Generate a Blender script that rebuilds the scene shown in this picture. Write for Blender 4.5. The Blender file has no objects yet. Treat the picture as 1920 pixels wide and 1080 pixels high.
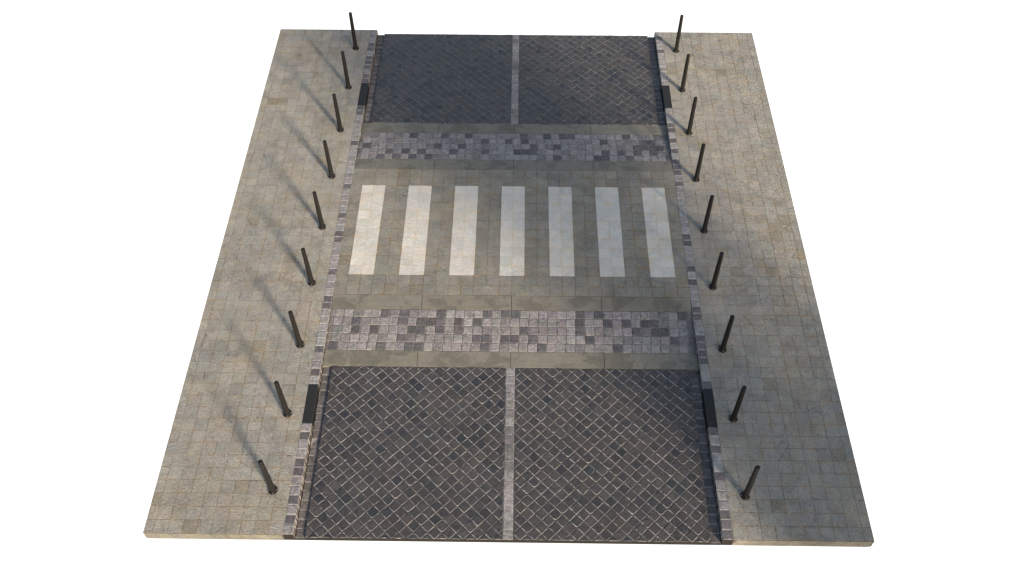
import bpy, bmesh, math, random
from mathutils import Matrix, Vector
R = math.radians
rng = random.Random(7)
S = bpy.context.scene
C = S.collection

# ------------------------------------------------------------------ measures
PX, PY = 7.0, 7.916            # outer edge of the pavements
KO, KI = 4.316, 4.116          # kerb, outer and road-side face
RX = 3.914                     # edge of the road setts, gutter lies beyond
ZR, ZG, ZB = -0.130, -0.176, -0.250
YC, YS, YD, YR = 2.055, 2.455, 3.550, 3.958   # crossing end, band, sett ramp, band = road start
def ramp_z(y):
    t = (abs(y) - YC) / (YR - YC)
    return ZR * min(1, max(0, t))

# ------------------------------------------------------------------ node helpers
def new_mat(name):
    m = bpy.data.materials.new(name); m.use_nodes = True
    m.node_tree.nodes.clear()
    return m, m.node_tree
class NT:
    def __init__(s, nt): s.nt = nt
    def n(s, typ, **kw):
        nd = s.nt.nodes.new(typ)
        for k, v in kw.items(): setattr(nd, k, v)
        return nd
    def put(s, sock, v):
        if isinstance(v, bpy.types.NodeSocket): s.nt.links.new(v, sock)
        elif v is not None:
            if sock.type == 'RGBA' and len(v) == 3: v = (*v, 1)
            sock.default_value = v
    def math(s, op, a, b=None, clamp=False):
        nd = s.n('ShaderNodeMath', operation=op, use_clamp=clamp)
        s.put(nd.inputs[0], a)
        if b is not None: s.put(nd.inputs[1], b)
        return nd.outputs[0]
    def noise(s, vec, scale, detail=4, rough=.55, dist=0, out='Fac'):
        nd = s.n('ShaderNodeTexNoise'); s.put(nd.inputs['Vector'], vec)
        nd.inputs['Scale'].default_value = scale; nd.inputs['Detail'].default_value = detail
        nd.inputs['Roughness'].default_value = rough; nd.inputs['Distortion'].default_value = dist
        return nd.outputs[out]
    def ramp(s, fac, lo, hi, a=0.0, b=1.0):
        nd = s.n('ShaderNodeMapRange', interpolation_type='SMOOTHSTEP')
        s.put(nd.inputs[0], fac)
        for i, v in enumerate((lo, hi, a, b)): s.put(nd.inputs[i + 1], v)
        return nd.outputs[0]
    def mix(s, fac, a, b, mode='MIX'):
        nd = s.n('ShaderNodeMix', data_type='RGBA', blend_type=mode)
        s.put(nd.inputs[0], fac); s.put(nd.inputs[6], a); s.put(nd.inputs[7], b)
        return nd.outputs[2]
    def scale(s, col, f):
        nd = s.n('ShaderNodeVectorMath', operation='SCALE')
        s.put(nd.inputs[0], col); s.put(nd.inputs['Scale'], f)
        return nd.outputs[0]
    def mapping(s, vec, sc=(1, 1, 1), rot=(0, 0, 0)):
        nd = s.n('ShaderNodeMapping'); s.put(nd.inputs[0], vec)
        nd.inputs['Scale'].default_value = sc; nd.inputs['Rotation'].default_value = rot
        return nd.outputs[0]
    def attr(s, name, out='Color'):
        return s.n('ShaderNodeAttribute', attribute_name=name).outputs[out]
    def finish(s, col, rough, height=None, dist=.01, spec=.5, strength=1.0, metallic=0):
        b = s.n('ShaderNodeBsdfPrincipled'); o = s.n('ShaderNodeOutputMaterial')
        s.put(b.inputs['Base Color'], col); s.put(b.inputs['Roughness'], rough)
        b.inputs['Specular IOR Level'].default_value = spec
        b.inputs['Metallic'].default_value = metallic
        if height is not None:
            bp = s.n('ShaderNodeBump'); bp.inputs['Distance'].default_value = dist
            bp.inputs['Strength'].default_value = strength
            s.put(bp.inputs['Height'], height)
            s.put(b.inputs['Normal'], bp.outputs[0])
        s.nt.links.new(b.outputs[0], o.inputs[0])

# flagstones: slate with ochre bleeding from the joints
def flag_mat(name, ochre, stain_amt, grain=1.0, cool=(.95, .97, .985), bump=.060, crack=.7):
    m, nt = new_mat(name); t = NT(nt)
    P = t.n('ShaderNodeTexCoord').outputs['Object']
    uv = t.n('ShaderNodeUVMap', uv_map='UVMap').outputs[0]
    sx = t.n('ShaderNodeSeparateXYZ'); t.put(sx.inputs[0], uv)
    rnd = t.attr('rnd', 'Fac')
    ex = t.math('MINIMUM', sx.outputs[0], t.math('SUBTRACT', 1.0, sx.outputs[0]))
    ey = t.math('MINIMUM', sx.outputs[1], t.math('SUBTRACT', 1.0, sx.outputs[1]))
    edge = t.math('MINIMUM', ex, ey)
    off = t.n('ShaderNodeCombineXYZ'); t.put(off.inputs[2], t.math('MULTIPLY', rnd, 40.0))
    va = t.n('ShaderNodeVectorMath', operation='ADD'); t.put(va.inputs[0], P); t.put(va.inputs[1], off.outputs[0])
    PT = va.outputs[0]                                   # every stone reads its own slice of the pattern
    big = t.noise(P, .9, 5, .6)
    cloud = t.noise(PT, 4.0, 5, .6, .5)
    mid = t.noise(P, 9, 6, .7, .5)
    fine = t.noise(P, 27, 4, .75)
    vf = t.noise(P, 85, 3, .75)
    ang = t.n('ShaderNodeVectorRotate', rotation_type='Z_AXIS'); t.put(ang.inputs['Vector'], PT)
    t.put(ang.inputs['Angle'], t.math('MULTIPLY', rnd, 2.0))
    rid = t.noise(t.mapping(ang.outputs[0], (7, 40, 10)), 1.0, 5, .7, 1.6)
    col = t.attr('col')
    col = t.mix(t.ramp(cloud, .42, .68), col, t.mix(1, col, cool, 'MULTIPLY'))
    col = t.mix(t.ramp(big, .38, .68, .0, .7), col, t.mix(1, col, (1.07, 1.0, .90), 'MULTIPLY'))
    blot = t.noise(P, 1.7, 6, .68, .9)
    col = t.mix(t.ramp(blot, .50, .64, 0, .85 * grain), col, t.mix(1, col, (.84, .87, .88), 'MULTIPLY'))
    blo2 = t.noise(t.mapping(P, (1, 1, 1), (0, 0, 1.1)), 2.3, 6, .68, .7)
    col = t.mix(t.ramp(blo2, .52, .66, 0, .8 * grain), col, t.mix(1, col, (1.02, .95, .86), 'MULTIPLY'))
    # ochre bands along some edges, and a few veins
    wob = t.math('MULTIPLY', t.math('SUBTRACT', mid, .5), .22)
    band = t.ramp(t.math('ADD', edge, wob), .02, .20, 1, 0)
    band = t.math('MULTIPLY', band, t.ramp(t.noise(P, 2.9, 4, .6), .46, .60))
    band = t.math('MULTIPLY', band, t.ramp(mid, .30, .58, .35, 1))
    vein = t.math('MULTIPLY', t.ramp(t.noise(PT, 3.2, 4, .6, .4), .58, .70), t.ramp(mid, .44, .62))
    st = t.math('MULTIPLY', t.math('MAXIMUM', band, t.math('MULTIPLY', vein, .7)), stain_amt)
    col = t.mix(st, col, t.mix(1, col, ochre, 'MULTIPLY'))
    # hairline cracks
    vo = t.n('ShaderNodeTexVoronoi', feature='DISTANCE_TO_EDGE'); t.put(vo.inputs['Vector'], t.mapping(ang.outputs[0], (2.3, 3.4, 2)))
    vo.inputs['Scale'].default_value = 1.0
    ck = t.math('MULTIPLY', t.ramp(vo.outputs['Distance'], .0, .016, 1, 0), t.ramp(t.noise(PT, 2.0, 3), .50, .60, 0, crack))
    col = t.mix(ck, col, t.scale(col, .45))
    # grain
    col = t.scale(col, t.ramp(fine, .30, .70, 1 - .15 * grain, 1 + .15 * grain))
    col = t.scale(col, t.ramp(vf, .32, .68, 1 - .17 * grain, 1 + .16 * grain))
    col = t.scale(col, t.ramp(rid, .35, .68, 1 - .12 * grain, 1 + .12 * grain))
    col = t.scale(col, t.ramp(t.noise(P, 2.0, 5, .65, .8), .35, .65, 1 - .10 * grain, 1 + .09 * grain))
    h = t.math('ADD', t.math('MULTIPLY', fine, .55), t.math('MULTIPLY', rid, .70))
    h = t.math('ADD', h, t.math('MULTIPLY', vf, .30))
    h = t.math('ADD', h, t.math('MULTIPLY', mid, .7))
    h = t.math('SUBTRACT', h, t.math('MULTIPLY', ck, .5))
    t.finish(col, t.ramp(fine, .2, .8, .68, .9), h, bump, .3, .9)
    return m

# split setts: colour from the face, marbled
def sett_mat(name, marb, rough, bump=.010, spec=.5, warm=None, slate=None):
    m, nt = new_mat(name); t = NT(nt)
    P = t.n('ShaderNodeTexCoord').outputs['Object']
    mid = t.noise(P, 13, 6, .65, 1.1)
    fine = t.noise(P, 75, 5, .7)
    big = t.noise(P, 1.4, 4, .6)
    rid = t.noise(t.mapping(P, (14, 46, 20), (0, 0, R(-32))), 1.0, 5, .7, 2.2)
    col = t.attr('col')
    col = t.scale(col, t.ramp(mid, .34, .66, 1 - marb, 1 + marb))
    col = t.scale(col, t.ramp(rid, .4, .72, 1 - marb * .6, 1 + marb * .8))
    col = t.scale(col, t.ramp(fine, .3, .7, .84, 1.16))
    if warm: col = t.mix(t.ramp(big, .4, .62), col, t.mix(1, col, warm, 'MULTIPLY'))
    if slate: col = t.mix(t.ramp(t.noise(P, 6.5, 5, .65, .6), .50, .62), col, t.mix(1, col, slate, 'MULTIPLY'))
    h = t.math('ADD', t.math('MULTIPLY', fine, .30), t.math('MULTIPLY', rid, .5))
    h = t.math('ADD', h, mid)
    t.finish(col, t.ramp(mid, .3, .7, rough - .08, rough + .1), h, bump, spec, .9)
    return m

def concrete_mat():
    m, nt = new_mat('weathered_concrete'); t = NT(nt)
    P = t.n('ShaderNodeTexCoord').outputs['Object']
    Q = t.mapping(P, (1, 1.15, 1))
    b1 = t.noise(Q, 1.55, 8, .62, .55)
    b2 = t.noise(Q, 4.2, 7, .66, .9)
    fine = t.noise(P, 90, 4, .7)
    brush = t.noise(t.mapping(P, (2.2, 40, 4)), 1, 4, .65)
    mask = t.ramp(t.math('ADD', b1, t.math('MULTIPLY', b2, .28)), .665, .690)
    mask2 = t.ramp(t.math('ADD', t.noise(Q, 3.1, 7, .65, .5), t.math('MULTIPLY', b2, .2)), .70, .715, 0, .7)
    col = t.mix(t.math('MAXIMUM', mask, mask2), t.attr('col'), t.scale(t.attr('col'), .75))
    col = t.scale(col, t.ramp(b2, .3, .7, .88, 1.12))
    col = t.scale(col, t.ramp(brush, .3, .7, .94, 1.06))
    col = t.scale(col, t.ramp(fine, .3, .7, .93, 1.07))
    h = t.math('ADD', t.math('MULTIPLY', fine, .3), b2)
    t.finish(col, .78, h, .004, .35, .6)
    return m

def plain_mat(name, col, rough, nscale=40, var=.15, bump=.002, spec=.5, metallic=0):
    m, nt = new_mat(name); t = NT(nt)
    P = t.n('ShaderNodeTexCoord').outputs['Object']
    f = t.noise(P, nscale, 5, .65)
    g = t.noise(P, nscale * .2, 3, .6)
    c = t.scale(t.mix(0, col, col), t.ramp(f, .3, .7, 1 - var, 1 + var))
    c = t.scale(c, t.ramp(g, .3, .7, 1 - var, 1 + var))
    t.finish(c, t.ramp(g, .3, .7, rough - .08, rough + .08), f, bump, spec, .7, metallic)
    return m

M = {
 'flag':   flag_mat('pavement_flagstone', (1.02, .88, .70), .65),
 'cross':  flag_mat('crossing_flagstone', (1.08, .89, .67), .75),
 'white':  flag_mat('white_painted_stone', (1.02, .90, .74), .8, .5, (.97, .99, 1.0), .050, .3),
 'road':   sett_mat('dark_road_sett', .24, .38, .016, .5, (1.04, .99, .96), (.80, .83, .90)),
 'sett':   sett_mat('grey_split_sett', .30, .68, .012, .4),
 'conc':   concrete_mat(),
 'edge':   plain_mat('dark_kerb_end', (.022, .018, .014), .9, 30, .15, .002, .1),
 'cast':   plain_mat('black_cast_iron', (.020, .019, .018), .65, 160, .12, .0008, .35),
 'paint':  plain_mat('dark_bollard_paint', (.0115, .0098, .0083), .55, 120, .12, .0006, .25),
 'bolt':   plain_mat('steel_bolt', (.22, .21, .20), .45, 200, .1, .0003, .5, 0),
 'bark':   plain_mat('tree_bark', (.10, .075, .055), .9, 12, .3, .02, .3),
 'leaf':   plain_mat('tree_leaf', (.055, .085, .030), .6, 8, .3, .002, .4),
}

# ------------------------------------------------------------------ mesh builder
class MB:
    def __init__(s): s.v, s.f, s.c, s.uv, s.r, s.rn, s.mi = [], [], [], [], [], 0.5, {}
    def face(s, pts, col, uvs=None):
        i = len(s.v); s.v += [tuple(p) for p in pts]
        s.f.append(list(range(i, i + len(pts)))); s.c.append(col); s.r.append(s.rn)
        s.uv.append(uvs or [(.5, .5)] * len(pts))
    def dark(s, pts):
        s.mi[len(s.f)] = 1; s.face(pts, (.02, .02, .02))
    def box(s, a, b, col, skip=()):
        x0, y0, z0 = a; x1, y1, z1 = b
        F = {'-z': [(x0,y1,z0),(x1,y1,z0),(x1,y0,z0),(x0,y0,z0)], '+z': [(x0,y0,z1),(x1,y0,z1),(x1,y1,z1),(x0,y1,z1)],
             '-y': [(x0,y0,z0),(x1,y0,z0),(x1,y0,z1),(x0,y0,z1)], '+y': [(x1,y1,z0),(x0,y1,z0),(x0,y1,z1),(x1,y1,z1)],
             '-x': [(x0,y1,z0),(x0,y0,z0),(x0,y0,z1),(x0,y1,z1)], '+x': [(x1,y0,z0),(x1,y1,z0),(x1,y1,z1),(x1,y0,z1)]}
        for k, p in F.items():
            if k not in skip: s.face(p, col)
    def lathe(s, prof, n, col, cx=0, cy=0):
        base = len(s.v)
        for r, z in prof:
            for k in range(n):
                a = 2 * math.pi * k / n
                s.v.append((cx + r * math.cos(a), cy + r * math.sin(a), z))
        for j in range(len(prof) - 1):
            for k in range(n):
                k2 = (k + 1) % n
                s.f.append([base + j*n + k, base + j*n + k2, base + (j+1)*n + k2, base + (j+1)*n + k])
                s.c.append(col); s.r.append(.5); s.uv.append([(.5, .5)] * 4)
        s.f.append([base + (len(prof)-1)*n + k for k in range(n)]); s.c.append(col); s.r.append(.5); s.uv.append([(.5, .5)] * n)
        s.f.append([base + k for k in reversed(range(n))]); s.c.append(col); s.r.append(.5); s.uv.append([(.5, .5)] * n)
    def mesh(s, name, mats, smooth=False):
        me = bpy.data.meshes.new(name); me.from_pydata(s.v, [], s.f)
        at = me.attributes.new('col', 'FLOAT_COLOR', 'CORNER')
        uv = me.uv_layers.new(name='UVMap')
        me.attributes.new('rnd', 'FLOAT', 'CORNER')
        flat = []; fu = []; fr = []
        for p, c, u, r in zip(s.f, s.c, s.uv, s.r):
            for k in range(len(p)):
                flat += [c[0], c[1], c[2], 1.0]; fu += list(u[k]); fr.append(r)
        me.attributes['col'].data.foreach_set('color', flat)
        me.attributes['rnd'].data.foreach_set('value', fr)
        me.uv_layers['UVMap'].data.foreach_set('uv', fu)
        for m in mats: me.materials.append(m)
        for k, v in s.mi.items(): me.polygons[k].material_index = v
        if smooth: me.polygons.foreach_set('use_smooth', [True] * len(me.polygons))
        me.update(); return me
    def build(s, name, mats, parent=None, smooth=False):
        if not isinstance(mats, (list, tuple)): mats = [mats]
        o = bpy.data.objects.new(name, s.mesh(name, mats, smooth)); C.objects.link(o)
        if parent: o.parent = parent
        return o

def clip_poly(poly, rect):
    x0, y0, x1, y1 = rect
    for ax, lim, sg in ((0, x0, 1), (0, x1, -1), (1, y0, 1), (1, y1, -1)):
        out = []
        for i in range(len(poly)):
            a, b = poly[i - 1], poly[i]
            da, db = sg * (a[ax] - lim), sg * (b[ax] - lim)
            if (da >= 0) != (db >= 0):
                t = da / (da - db); out.append((a[0] + (b[0]-a[0])*t, a[1] + (b[1]-a[1])*t))
            if db >= 0: out.append(b)
        poly = out
        if len(poly) < 3: return []
    res = []
    for p in poly:
        if not res or math.hypot(p[0]-res[-1][0], p[1]-res[-1][1]) > 1e-4: res.append(p)
    if len(res) > 2 and math.hypot(res[0][0]-res[-1][0], res[0][1]-res[-1][1]) < 1e-4: res.pop()
    return res if len(res) > 2 else []
def area(p): return .5 * sum(p[i-1][0]*p[i][1] - p[i][0]*p[i-1][1] for i in range(len(p)))
def inset(poly, g):
    n = len(poly); L = []
    for i in range(n):
        a, b = poly[i], poly[(i+1) % n]
        d = math.hypot(b[0]-a[0], b[1]-a[1]); ux, uy = (b[0]-a[0])/d, (b[1]-a[1])/d
        gg = g(ux, uy) if callable(g) else g
        L.append((a[0] - uy*gg, a[1] + ux*gg, ux, uy))
    out = []
    for i in range(n):
        x1, y1, ux, uy = L[i-1]; x2, y2, vx, vy = L[i]
        den = ux*vy - uy*vx
        if abs(den) < 1e-6: out.append((x2, y2)); continue
        t = ((x2-x1)*vy - (y2-y1)*vx) / den
        out.append((x1 + ux*t, y1 + uy*t))
    return out
def rough_outline(poly, r0, r1, jit, chip=0.0, big=.045):
    """cut the corners and roughen the sides of a convex polygon (counter-clockwise)"""
    n = len(poly); out = []
    for i in range(n):
        p, a, b = poly[i], poly[i-1], poly[(i+1) % n]
        da = math.hypot(a[0]-p[0], a[1]-p[1]); db = math.hypot(b[0]-p[0], b[1]-p[1])
        r = rng.uniform(r0, r1)
        if rng.random() < chip: r = rng.uniform(r1, big)
        ra, rb = min(r * rng.uniform(.7, 1.3), .3*da), min(r * rng.uniform(.7, 1.3), .3*db)
        pa = (p[0] + (a[0]-p[0])/da*ra, p[1] + (a[1]-p[1])/da*ra)
        pb = (p[0] + (b[0]-p[0])/db*rb, p[1] + (b[1]-p[1])/db*rb)
        pm = (p[0]*.4 + (pa[0]+pb[0])*.3, p[1]*.4 + (pa[1]+pb[1])*.3)
        out += [pa, pm, pb]
        qa = (b[0] + (p[0]-b[0])/db*.3*db, b[1] + (p[1]-b[1])/db*.3*db)
        nx, ny = (b[1]-p[1])/db, -(b[0]-p[0])/db
        if db > .08:
            for t in (.36, .64):
                j = rng.uniform(-1, .4) * jit
                out.append((p[0] + (b[0]-p[0])*t + nx*j, p[1] + (b[1]-p[1])*t + ny*j))
    return out

def stone(mb, poly, ztop, depth, col, side, bevel, bdrop, zf=None, tilt=.0, bcol=None, ref=None):
    """one stone: roughened outline, worn arris, flat or tilted top.  zf(x, y) adds the ground's slope"""
    mb.rn = rng.random()
    cx = sum(p[0] for p in poly)/len(poly); cy = sum(p[1] for p in poly)/len(poly)
    w = max(p[0] for p in poly) - min(p[0] for p in poly); h = max(p[1] for p in poly) - min(p[1] for p in poly)
    x0 = min(p[0] for p in poly); y0 = min(p[1] for p in poly)
    tx, ty = rng.uniform(-tilt, tilt), rng.uniform(-tilt, tilt)
    Z = lambda x, y: ztop + (zf(x, y) if zf else 0) + tx*(x-cx) + ty*(y-cy)
    U = lambda x, y: ((x-x0)/w, (y-y0)/h)
    ins = []
    for p in poly:
        d = math.hypot(p[0]-cx, p[1]-cy); k = max(.5, 1 - bevel*rng.uniform(.7, 1.5)/d)
        ins.append((cx + (p[0]-cx)*k, cy + (p[1]-cy)*k))
    n = len(poly)
    for i in range(n):
        a, b = poly[i], poly[(i+1) % n]; c, d = ins[i], ins[(i+1) % n]
        mb.face([(a[0],a[1],Z(*a)-depth), (b[0],b[1],Z(*b)-depth), (b[0],b[1],Z(*b)-bdrop), (a[0],a[1],Z(*a)-bdrop)], side, [U(*a),U(*b),U(*b),U(*a)])
        mb.face([(a[0],a[1],Z(*a)-bdrop), (b[0],b[1],Z(*b)-bdrop), (d[0],d[1],Z(*d)), (c[0],c[1],Z(*c))], (bcol(a, b, c) if callable(bcol) else bcol) or col, [U(*a),U(*b),U(*d),U(*c)])
    mb.face([(p[0],p[1],Z(*p)) for p in ins], col, [U(*p) for p in ins])
    mb.rn = .5

def rect(x0, y0, x1, y1): return [(x0,y0),(x1,y0),(x1,y1),(x0,y1)]
def vary(c, a, b=0.0):
    k = 1 + rng.uniform(-a, a)
    return tuple(max(.004, v*k*(1 + rng.uniform(-b, b))) for v in c)

def structure(o): o['kind'] = 'structure'; return o
def tag(o, label, cat, group=None):
    o['label'] = label; o['category'] = cat
    if group: o['group'] = group
    return o

# ------------------------------------------------------------------ flagstones
FLAG = (.385, .352, .298)
JOINT = (.150, .125, .085)
def flag_field(mb, x0, x1, y0, y1, nx, ny, base, jc, xs=None, ys=None, skip=None, merge=.10):
    xs = xs or [x0 + (x1-x0)*i/nx for i in range(nx+1)]
    ys = ys or [y0 + (y1-y0)*j/ny for j in range(ny+1)]
    used = set()
    for j in range(len(ys)-1):
        for i in range(len(xs)-1):
            if (i, j) in used or (skip and skip(i, j)): continue
            a, b, c, d = xs[i], ys[j], xs[i+1], ys[j+1]
            if rng.random() < merge:
                if rng.random() < .7 and i+2 < len(xs) and (i+1, j) not in used and not (skip and skip(i+1, j)):
                    c = xs[i+2]; used.add((i+1, j))
                elif j+2 < len(ys) and not (skip and skip(i, j+1)):
                    d = ys[j+2]; used.add((i, j+1))
            col = vary(base, .05, .015)
            q = rng.random()
            if q < .03: col = vary(tuple(v*k for v, k in zip(base, (.90, .86, .79))), .06)
            elif q < .10: col = vary(tuple(v*k for v, k in zip(base, (.90, .92, .94))), .05)
            g = lambda ux, uy: rng.uniform(.0004, .0034)
            p = inset(rect(a, b, c, d), g)
            stone(mb, rough_outline(p, .003, .010, .0022, .05, .03), rng.uniform(-.0012, .0012), .012, col, jc, .004, .003, None, .004)

def front_joints(mb, x0, x1, y, out, n, col, shift):
    """facing stones on the cut front: leaning joints"""
    w = (x1-x0)/n
    for i in range(n):
        a0, a1 = x0 + w*i + .003, x0 + w*(i+1) - .003
        s = shift * .5
        top0, top1 = a0 + s, a1 + s; bot0, bot1 = a0 - s, a1 - s
        cl = lambda v: min(max(v, x0 + .001), x1 - .001)
        yy = y + out*.006
        c = vary((.235, .210, .162), .12, .03)
        pts = [(cl(bot0), yy, ZB), (cl(bot1), yy, ZB), (cl(top1), yy, -.006), (cl(top0), yy, -.006)]
        if out > 0: pts = pts[::-1]
        mb.face(pts, c, [(0, 0), (1, 0), (1, 1), (0, 1)] if out < 0 else [(0, 1), (1, 1), (1, 0), (0, 0)])

def pavement(sgn):
    mb = MB()
    x0, x1 = (-PX, -KO) if sgn < 0 else (KO, PX)
    mb.box((x0, -PY+.001, ZB), (x1, PY-.001, -.006), JOINT)
    n = 9; tw = .278
    if sgn < 0: xs = [x0] + [x1 - tw*k for k in range(n, -1, -1)]
    else: xs = [x0 + tw*k for k in range(n+1)] + [x1]
    ny = 56
    flag_field(mb, 0, 0, -PY, PY, 0, ny, FLAG, JOINT, xs=xs, ys=[-PY + 2*PY*j/ny for j in range(ny+1)])
    front_joints(mb, x0, x1, -PY, -1, 10, None, .10*(1 if sgn > 0 else -.9))
    front_joints(mb, x0, x1, PY, 1, 10, None, .05)
    return structure(mb.build('pavement', M['flag']))
pavement(-1); pavement(1)

# raised crossing
TS0, TW = -3.836, .295
SY = 1.4637
CJ = (.105, .085, .056)
CROSS = (.305, .280, .232)
cx_ = [-KI] + [TS0 + TW*k for k in range(27)] + [KI]
cy_ = [-YC, -YC + .2957] + [-SY + 2*SY*k/10 for k in range(11)] + [YC - .2957, YC]
def is_stripe(i, j): return 2 <= j <= 11 and 1 <= i <= 26 and (i-1) % 4 < 2
mb = MB()
mb.box((-KI, -YC, ZB), (KI, YC, -.012), CJ)
flag_field(mb, 0, 0, 0, 0, 0, 0, CROSS, CJ, xs=cx_, ys=cy_, skip=is_stripe, merge=.06)
structure(mb.build('crossing', M['cross']))
where = ['leftmost zebra stripe, the one nearest the left kerb', 'second zebra stripe from the left kerb', 'third zebra stripe from the left kerb',
         'middle zebra stripe, in line with the pale stone centre lines of the road', 'third zebra stripe from the right kerb', 'second zebra stripe from the right kerb',
         'rightmost zebra stripe, the one nearest the right kerb']
for k in range(7):
    mb = MB()
    a = TS0 + TW*4*k; b = a + 2*TW
    mb.box((a+.0015, -SY+.0015, -.0118), (b-.0015, SY-.0015, -.0026), (.56, .47, .34), skip=('-z',))
    for i in range(2):
        for j in range(10):
            p = inset(rect(a + TW*i, -SY + 2*SY*j/10, a + TW*(i+1), -SY + 2*SY*(j+1)/10), lambda ux, uy: rng.uniform(.0008, .0026))
            col = vary((.69, .645, .57), .06, .012)
            stone(mb, rough_outline(p, .002, .005, .001), .0006 + rng.uniform(-.0006, .0006), .008, col, (.52, .44, .33), .003, .0012, None, .002)
    o = mb.build('zebra_stripe', M['white'])
    tag(o, 'white painted ' + where[k], 'zebra stripe', 'white stripes of the zebra crossing')

# ------------------------------------------------------------------ concrete bands on the ramps
CONC = (.196, .175, .134)
def slope_quad(mb, x0, x1, y0, y1, dz, col):
    mb.face([(x0, y0, ramp_z(y0)+dz), (x1, y0, ramp_z(y0)+dz), (x1, y1, ramp_z(y1)+dz), (x0, y1, ramp_z(y1)+dz)], col)
def concrete_band(ya, yb):
    y0, y1 = min(ya, yb), max(ya, yb)
    mb = MB()
    # body under the slabs
    zt0, zt1 = ramp_z(y0)-.010, ramp_z(y1)-.010
    x0, x1 = -KI, KI
    mb.face([(x0,y0,zt0),(x1,y0,zt0),(x1,y1,zt1),(x0,y1,zt1)], (.05, .045, .035))
    mb.face([(x0,y0,ZB),(x1,y0,ZB),(x1,y0,zt0),(x0,y0,zt0)], CONC)
    mb.face([(x1,y1,ZB),(x0,y1,ZB),(x0,y1,zt1),(x1,y1,zt1)], CONC)
    xs = [-KI, -2.055, .0, 2.058, KI]
    for i in range(4):
        p = inset(rect(xs[i], y0, xs[i+1], y1), .005)
        col = vary(CONC, .05, .012)
        stone(mb, rough_outline(p, .002, .006, .0015), 0, .035, col, tuple(v*.8 for v in col), .004, .003, lambda x, y: ramp_z(y), .0004)
    return structure(mb.build('concrete_band', M['conc']))
for s in (1, -1):
    concrete_band(s*YC, s*YS); concrete_band(s*YD, s*YR)

# ------------------------------------------------------------------ sett colours
LIGHT = (.266, .238, .220)
DARK = (.112, .099, .096)
MORT = (.40, .355, .31)
def cobble_colour(pd=.22):
    q = rng.random()
    if q < pd: return vary(DARK, .18, .04)
    if q < pd + .20: return vary(tuple(v*.80 for v in LIGHT), .12, .04)
    return vary(LIGHT, .14, .03)

RAMP_JOINT = (.215, .175, .145)
def cobble_ramp(s):
    y0, y1 = sorted((s*YS, s*YD))
    mb = MB()
    zt0, zt1 = ramp_z(y0)-.008, ramp_z(y1)-.008
    mb.face([(-KI,y0,zt0),(KI,y0,zt0),(KI,y1,zt1),(-KI,y1,zt1)], RAMP_JOINT)
    mb.face([(-KI,y0,ZB),(KI,y0,ZB),(KI,y0,zt0),(-KI,y0,zt0)], RAMP_JOINT)
    mb.face([(KI,y1,ZB),(-KI,y1,ZB),(-KI,y1,zt1),(KI,y1,zt1)], RAMP_JOINT)
    tw = .2105; n = 38
    xs = [-KI] + [-KI + .085 + tw*k for k in range(n+1)]
    xs = [x for x in xs if x < KI - .03] + [KI]
    hh = (y1-y0)/5
    for j in range(5):
        off = rng.uniform(-.03, .03)
        for i in range(len(xs)-1):
            a = xs[i] + (off if 0 < i else 0); b = xs[i+1] + (off if i+1 < len(xs)-1 else 0)
            g = lambda ux, uy: rng.uniform(.003, .010)
            p = inset(rect(a, y0+hh*j, b, y0+hh*(j+1)), g)
            edgecol = i == 0 or i == len(xs)-2
            c = vary(tuple(v*.62 for v in LIGHT), .2, .03) if edgecol else cobble_colour(.23)
            stone(mb, rough_outline(p, .008, .022, .006, .22, .05), rng.uniform(-.003, .004), .03, c,
                  tuple(v*.75 for v in c), .010, .006, lambda x, y: ramp_z(y), .02)
    return structure(mb.build('cobble_ramp', M['sett']))
cobble_ramp(1); cobble_ramp(-1)

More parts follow.
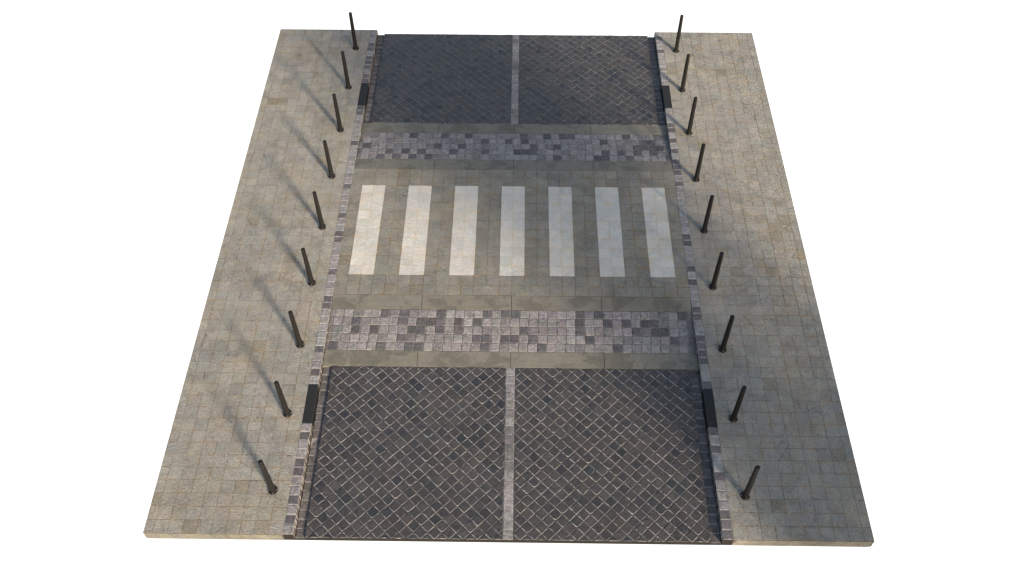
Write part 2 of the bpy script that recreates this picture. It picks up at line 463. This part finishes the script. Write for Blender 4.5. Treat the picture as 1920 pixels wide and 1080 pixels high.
# ------------------------------------------------------------------ roads of diamond-laid dark setts
DIA = .2755
def road(s):
    y0, y1 = sorted((s*YR, s*PY))
    mb = MB()
    RM = (.10, .094, .086)
    mb.box((-RX, y0, ZB), (RX, y1, ZR-.009), RM, skip=('-y',) if s < 0 else ())
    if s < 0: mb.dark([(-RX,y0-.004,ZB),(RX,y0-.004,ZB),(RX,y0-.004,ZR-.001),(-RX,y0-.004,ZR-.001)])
    h = DIA/2; base = (.063, .054, .046)
    for side in (-1, 1):
        rc = (-RX, y0, -.098, y1) if side < 0 else (.098, y0, RX, y1)
        for i in range(-32, 33):
            for j in range(-64, 65):
                if (i + j) % 2: continue
                cx, cy = i*h, -6.97 + (.0 if s < 0 else 13.94) + j*h
                cx += -3.342 + 12*DIA
                if cx < rc[0]-h or cx > rc[2]+h or cy < y0-h or cy > y1+h: continue
                j1 = lambda: rng.uniform(-.004, .004)
                P = [(cx, cy-h), (cx+h, cy), (cx, cy+h), (cx-h, cy)]
                P = clip_poly(P, rc)
                if len(P) < 3 or area(P) < .0022: continue
                def g(ux, uy):
                    if abs(ux) < .3 or abs(uy) < .3: return .002
                    return rng.uniform(.002, .006) if ux*uy < 0 else rng.uniform(.001, .0045)
                P = inset(P, g)
                if area(P) < .0010: continue
                q = rng.random()
                if q < .14: c = vary((.043, .040, .038), .15, .02)
                elif q < .36: c = vary((.070, .060, .053), .14, .03)
                else: c = vary(base, .17, .03)
                sm = area(P) < .012
                out = P if sm else rough_outline(P, .006, .022, .005, .38, .07)
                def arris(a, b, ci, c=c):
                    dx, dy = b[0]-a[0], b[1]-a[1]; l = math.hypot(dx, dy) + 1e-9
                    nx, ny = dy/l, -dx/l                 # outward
                    if ny > .25: return tuple(v*.6 for v in c)  # upper edges painted darker, as shaded grooves
                    k = (rng.uniform(.35, .95) if nx < .1 else rng.uniform(.05, .42)) * (1 if s < 0 else .55)  # lower edges painted pale as sunlit lips; far road dimmed for its shade
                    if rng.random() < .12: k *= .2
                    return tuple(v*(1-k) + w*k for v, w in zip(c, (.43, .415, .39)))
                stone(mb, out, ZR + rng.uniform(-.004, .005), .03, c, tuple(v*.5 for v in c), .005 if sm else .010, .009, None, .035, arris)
    return structure(mb.build('road', [M['road'], M['edge']]))
road(-1); road(1)

def centre_line(s, label):
    y0, y1 = sorted((s*YR, s*PY))
    mb = MB()
    mb.box((-.0965, y0+.002, ZR-.0065), (.0965, y1-.002, ZR-.003), MORT, skip=('-z',))
    n = 19; hh = (y1-y0)/n
    for j in range(n):
        p = inset(rect(-.097, y0+hh*j, .097, y0+hh*(j+1)), lambda ux, uy: rng.uniform(.002, .007))
        c = vary(LIGHT, .14, .03) if rng.random() < .70 else vary(tuple(v*.62 for v in LIGHT), .2, .03)
        stone(mb, rough_outline(p, .006, .016, .004, .15, .04), ZR + .003 + rng.uniform(-.002, .003), .03, c, tuple(v*.8 for v in c), .007, .004, None, .015)
    o = mb.build('centre_line', M['sett'])
    tag(o, label, 'road line', 'pale stone centre lines of the road')
centre_line(-1, 'line of pale square stones down the middle of the near dark road')
centre_line(1, 'line of pale square stones down the middle of the far, bluish dark road')

# ------------------------------------------------------------------ gutters and kerbs
def gutter(sx, s):
    y0, y1 = sorted((s*YR, s*PY))
    x0, x1 = sorted((sx*(RX+.001), sx*(KI-.001)))
    mb = MB()
    mb.box((x0, y0+.001, ZB), (x1, y1-.001, ZG-.005), (.30, .26, .225), skip=('-y',))
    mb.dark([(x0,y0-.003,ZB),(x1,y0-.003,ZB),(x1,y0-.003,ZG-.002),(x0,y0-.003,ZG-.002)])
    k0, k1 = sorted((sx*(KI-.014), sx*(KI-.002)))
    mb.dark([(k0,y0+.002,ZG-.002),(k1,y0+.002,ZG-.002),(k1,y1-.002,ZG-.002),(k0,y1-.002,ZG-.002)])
    n = 20; hh = (y1-y0)/n
    for j in range(n):
        p = inset(rect(x0 + (.013 if sx < 0 else 0), y0+hh*j, x1 - (.013 if sx > 0 else 0), y0+hh*(j+1)), lambda ux, uy: rng.uniform(.007, .014) if abs(ux) > .5 else rng.uniform(.001, .004))
        c = vary((.135, .118, .108), .24, .04)
        stone(mb, rough_outline(p, .006, .018, .004, .2, .045), ZG + rng.uniform(-.004, .004), .03, c, tuple(v*.8 for v in c), .008, .006, None, .025)
    return structure(mb.build('gutter', [M['sett'], M['edge']]))
for sx in (-1, 1):
    for s in (-1, 1): gutter(sx, s)

DR0, DR1 = 4.518, 5.472
def kerb(sx):
    x0, x1 = sorted((sx*KO, sx*KI))
    mb = MB()
    runs = [(-PY, -DR1), (-DR0, DR0), (DR1, PY)]
    for r0, r1 in runs:
        mb.box((x0+.001, r0+.001, ZB), (x1-.004 if sx < 0 else x1-.001, r1-.001, -.006) if sx < 0 else (x1-.001, r1-.001, -.006), MORT,
               skip=('-y', '+y')) if sx < 0 else mb.box((x0+.004, r0+.001, ZB), (x1-.001, r1-.001, -.006), MORT, skip=('-y', '+y'))
        n = round((r1-r0)/.2); hh = (r1-r0)/n
        for j in range(n):
            p = inset(rect(x0, r0+hh*j, x1, r0+hh*(j+1)), lambda ux, uy: rng.uniform(.006, .013) if abs(ux) > .5 else rng.uniform(.0005, .0025))
            q = rng.random()
            c = vary((.125, .110, .106), .16, .03) if q < .42 else vary((.285, .258, .240), .14, .03)
            stone(mb, rough_outline(p, .004, .012, .003, .08, .03), rng.uniform(-.001, .003), .185, c,
                  vary((.100, .084, .073), .25, .03), .008, .005, None, .012, tuple(.5*v + .5*w for v, w in zip(c, MORT)))
    o = structure(mb.build('kerb', [M['sett'], M['edge']]))
    # dark sawn ends of the row
    mb2 = []
    me = o.data; bm = bmesh.new(); bm.from_mesh(me)
    cl = bm.loops.layers.float_color['col']
    for y, d in ((-PY-.002, -1), (PY+.002, 1)):
        vs = [bm.verts.new(p) for p in ((x0, y, ZB), (x1, y, ZB), (x1, y, -.004), (x0, y, -.004))]
        f = bm.faces.new(vs if d < 0 else vs[::-1]); f.material_index = 1
    bm.to_mesh(me); bm.free()
kerb(-1); kerb(1)

def drain(sx, s, label):
    """cast-iron kerb inlet: hollow casing with a long mouth towards the gutter"""
    y0, y1 = sorted((s*DR0, s*DR1))
    root = bpy.data.objects.new('kerb_drain', None); C.objects.link(root)
    cy = (y0+y1)/2; root.location = (sx*(KO+KI)/2, cy, ZB)
    tag(root, label, 'kerb drain', 'black kerb drains')
    L = (y1-y0)/2 - .002; W = (KO-KI)/2 + .001; H = -ZB + .004
    bm = bmesh.new()
    def bx(a, b):
        r = bmesh.ops.create_cube(bm, size=1)
        for v in r['verts']: v.co = Vector([(a[i]+b[i])/2 + v.co[i]*(b[i]-a[i]) for i in range(3)])
    fx = -sx            # road side, local
    def slab(xa, xb, ya, yb, za, zb):
        xa, xb = sorted((fx*xa, fx*xb)); bx((xa, ya, za), (xb, yb, zb))
    slab(-W, W, -L, L, H-.045, H)                    # lid
    slab(-W, -W+.03, -L, L, .0, H-.045)              # back wall
    slab(-W+.03, W, -L, -L+.05, .0, H-.045)          # cheeks
    slab(-W+.03, W, L-.05, L, .0, H-.045)
    slab(-W+.03, W, -L+.05, L-.05, .0, .070)         # sill
    bmesh.ops.bevel(bm, geom=[e for e in bm.edges], offset=.003, segments=1, affect='EDGES')
    me = bpy.data.meshes.new('casing'); bm.to_mesh(me); bm.free(); me.materials.append(M['cast'])
    o = bpy.data.objects.new('casing', me); C.objects.link(o); o.parent = root
    for k in (-1, 0, 1):
        mb = MB()
        y = k*L*.48
        mb.box((fx*(W-.03)-.008, y-.010, .070), (fx*(W-.03)+.008, y+.010, H-.045), (.03, .03, .03), skip=('-z', '+z'))
        mb.build('grate_bar', M['cast'], root)
drain(-1, -1, 'black cast-iron kerb drain in the left kerb beside the near road')
drain(-1, 1, 'black cast-iron kerb drain in the left kerb beside the far road')
drain(1, -1, 'black cast-iron kerb drain in the right kerb beside the near road')
drain(1, 1, 'black cast-iron kerb drain in the right kerb beside the far road')

# ------------------------------------------------------------------ bollards
BG = 'slim dark bollards along both kerbs'
def make_bollard():
    root = bpy.data.objects.new('bollard', None); C.objects.link(root)
    g = (.03, .03, .03)
    mb = MB(); mb.lathe([(.093, .0), (.095, .004), (.095, .022), (.090, .029), (.060, .034), (.050, .040)], 40, g)
    fl = mb.build('base_flange', M['paint'], root, True)
    mb = MB(); mb.lathe([(.0630, .030), (.0610, .05), (.0590, .07), (.0560, .40), (.0515, .80), (.0470, 1.155), (.0470, 1.158)], 32, g)
    mb.build('post', M['paint'], root, True)
    mb = MB(); mb.lathe([(.0430, 1.152), (.0430, 1.164), (.0470, 1.166), (.0473, 1.192), (.0462, 1.203), (.0432, 1.211), (.0380, 1.215), (.0355, 1.2155), (.0340, 1.212), (.012, 1.211), (.002, 1.211)], 32, g)
    mb.build('cap', M['paint'], root, True)
    for a in (0, 90, 180, 270):
        x, y = 0.0775*math.cos(R(a)), .0775*math.sin(R(a))
        mb = MB(); mb.lathe([(.0095, .026), (.0095, .0375), (.0070, .0405), (.001, .0410)], 6, g, x, y)
        mb.build('bolt', M['bolt'], fl)
    for p in root.children:
        if p.data.polygons:
            for f in p.data.polygons:
                if len(f.vertices) > 8: f.use_smooth = False
    return root
def copy_tree(o, parent=None):
    c = o.copy(); C.objects.link(c); c.parent = parent
    for ch in list(o.children): copy_tree(ch, c)
    return c
proto = make_bollard()
BY0, BDY = 7.0224, -1.75363
nums = ['farthest', 'second from the far end', 'third from the far end', 'fourth from the far end', 'fifth, middle one', 'fourth from the near end', 'third from the near end', 'second from the near end', 'nearest']
first = True
for sx, nm, bx in ((-1, 'left', -4.651), (1, 'right', 4.663)):
    for i in range(9):
        o = proto if first else copy_tree(proto)
        first = False
        o.location = (bx, BY0 + BDY*i, 0); o.rotation_euler.z = R(rng.uniform(-6, 6))
        tag(o, f'dark tapered bollard on the {nm} pavement, {nums[i]} of its row', 'bollard', BG)

# ------------------------------------------------------------------ unseen tree added out to the right to cast shade across the crossing
SUN_AZ = (math.cos(R(-54.6)), math.sin(R(-54.6)))     # towards the sun, on the ground
SUN_EL = R(20.5)
D = 18.0
NX, NY = -SUN_AZ[1], SUN_AZ[0]                        # across the shade (to the right)
root = bpy.data.objects.new('added_shade_tree', None); C.objects.link(root)
tc = (SUN_AZ[0]*D + NX*1.9, SUN_AZ[1]*D + NY*1.9)
root.location = (tc[0], tc[1], ZB)
tag(root, 'unseen leafy tree added beyond the front right corner to cast soft shade across the crossing', 'tree')
trng = random.Random(3)
mb = MB()
def limb(a, b, r0, r1, n=9):
    a, b = Vector(a), Vector(b); d = (b-a).normalized()
    u = d.orthogonal().normalized(); w = d.cross(u)
    A = [a + (u*math.cos(2*math.pi*k/n) + w*math.sin(2*math.pi*k/n))*r0 for k in range(n)]
    B = [b + (u*math.cos(2*math.pi*k/n) + w*math.sin(2*math.pi*k/n))*r1 for k in range(n)]
    for k in range(n): mb.face([A[k], A[(k+1) % n], B[(k+1) % n], B[k]], (.1, .08, .06))
pts = [(0, 0, 0), (.1, .05, 2.5), (-.05, .1, 5), (.1, -.1, 7.6), (0, 0, 11.0)]
rad = [.32, .24, .19, .12, .04]
for i in range(4): limb(pts[i], pts[i+1], rad[i], rad[i+1])
for k in range(16):
    z = 2.6 + k*.46; a = k*2.4; l = 2.1 - abs(z-6)*.16
    limb((0, 0, z), (l*math.cos(a), l*math.sin(a), z+.9), .07, .02, 6)
mb.build('trunk', M['bark'], root)
mb = MB()
def clump(c, r, n):
    for _ in range(n):
        while True:
            p = Vector([trng.uniform(-1, 1) for _ in range(3)])
            if p.length < 1: break
        p = Vector(c) + p*r
        u = Vector([trng.gauss(0, 1) for _ in range(3)]).normalized(); w = u.orthogonal().normalized()
        s = trng.uniform(.10, .20)
        mb.face([p - u*s, p + w*s*.5, p + u*s, p - w*s*.5], (.05, .08, .03))
for k in range(120):
    z = trng.uniform(2.4, 11.4)
    half = 2.5 if z < 9 else 2.6
    dens = 85 if z < 5.3 else (36 if z < 7.4 else 230)  # leaf density by height shapes the cast shade
    a = trng.uniform(0, 2*math.pi); r = half*math.sqrt(trng.random())
    clump((r*math.cos(a), r*math.sin(a), z), trng.uniform(.6, .95), dens)
mb.build('crown', M['leaf'], root)

# ------------------------------------------------------------------ light
world = bpy.data.worlds.new('World'); S.world = world; world.use_nodes = True
nt = world.node_tree; nt.nodes.clear(); t = NT(nt)
sky = t.n('ShaderNodeTexSky', sky_type='NISHITA'); sky.sun_disc = False
sky.sun_elevation = SUN_EL
sky.sun_rotation = math.atan2(SUN_AZ[0], SUN_AZ[1])
sky.air_density = 1.0; sky.dust_density = 2.0; sky.ozone_density = 1.0
SKY, WHITE = .15, .95
b1 = t.n('ShaderNodeBackground'); b1.inputs[1].default_value = SKY; hs = t.n('ShaderNodeHueSaturation'); hs.inputs['Saturation'].default_value = .94; t.put(hs.inputs['Color'], sky.outputs[0]); t.put(b1.inputs[0], hs.outputs[0])
b2 = t.n('ShaderNodeBackground'); b2.inputs[0].default_value = (1, 1, 1, 1); b2.inputs[1].default_value = WHITE
g = t.n('ShaderNodeTexCoord').outputs['Generated']
sp = t.n('ShaderNodeSeparateXYZ'); t.put(sp.inputs[0], g)
fac = t.ramp(sp.outputs[2], -.06, .0, 0, 1)
mx = t.n('ShaderNodeMixShader'); t.put(mx.inputs[0], fac)
nt.links.new(b2.outputs[0], mx.inputs[1]); nt.links.new(b1.outputs[0], mx.inputs[2])
ow = t.n('ShaderNodeOutputWorld'); nt.links.new(mx.outputs[0], ow.inputs[0])

sun = bpy.data.lights.new('sun', 'SUN'); sun.energy = 4.4; sun.angle = R(7.2); sun.color = (1.0, .89, .75)
so = bpy.data.objects.new('sun', sun); C.objects.link(so)
dirv = Vector((SUN_AZ[0]*math.cos(SUN_EL), SUN_AZ[1]*math.cos(SUN_EL), math.sin(SUN_EL)))
so.rotation_euler = dirv.to_track_quat('Z', 'Y').to_euler(); so.location = dirv*60

# ------------------------------------------------------------------ camera
cam = bpy.data.cameras.new('camera'); co = bpy.data.objects.new('camera', cam); C.objects.link(co)
cam.sensor_width = 36; cam.lens = 1747.586/1920*36; cam.clip_end = 500
Mx = Matrix.Rotation(.01192, 4, 'Z') @ Matrix.Rotation(math.pi/2 - .89964, 4, 'X') @ Matrix.Rotation(.00063, 4, 'Z')
co.matrix_world = Matrix.Translation((.16675, -15.26937, 16.92306)) @ Mx
S.camera = co

S.view_settings.view_transform = 'Standard'; S.view_settings.look = 'None'
S.view_settings.exposure = 0.55; S.view_settings.gamma = 1
S.render.engine = 'CYCLES'
S.cycles.use_denoising = True
S.cycles.max_bounces = 6
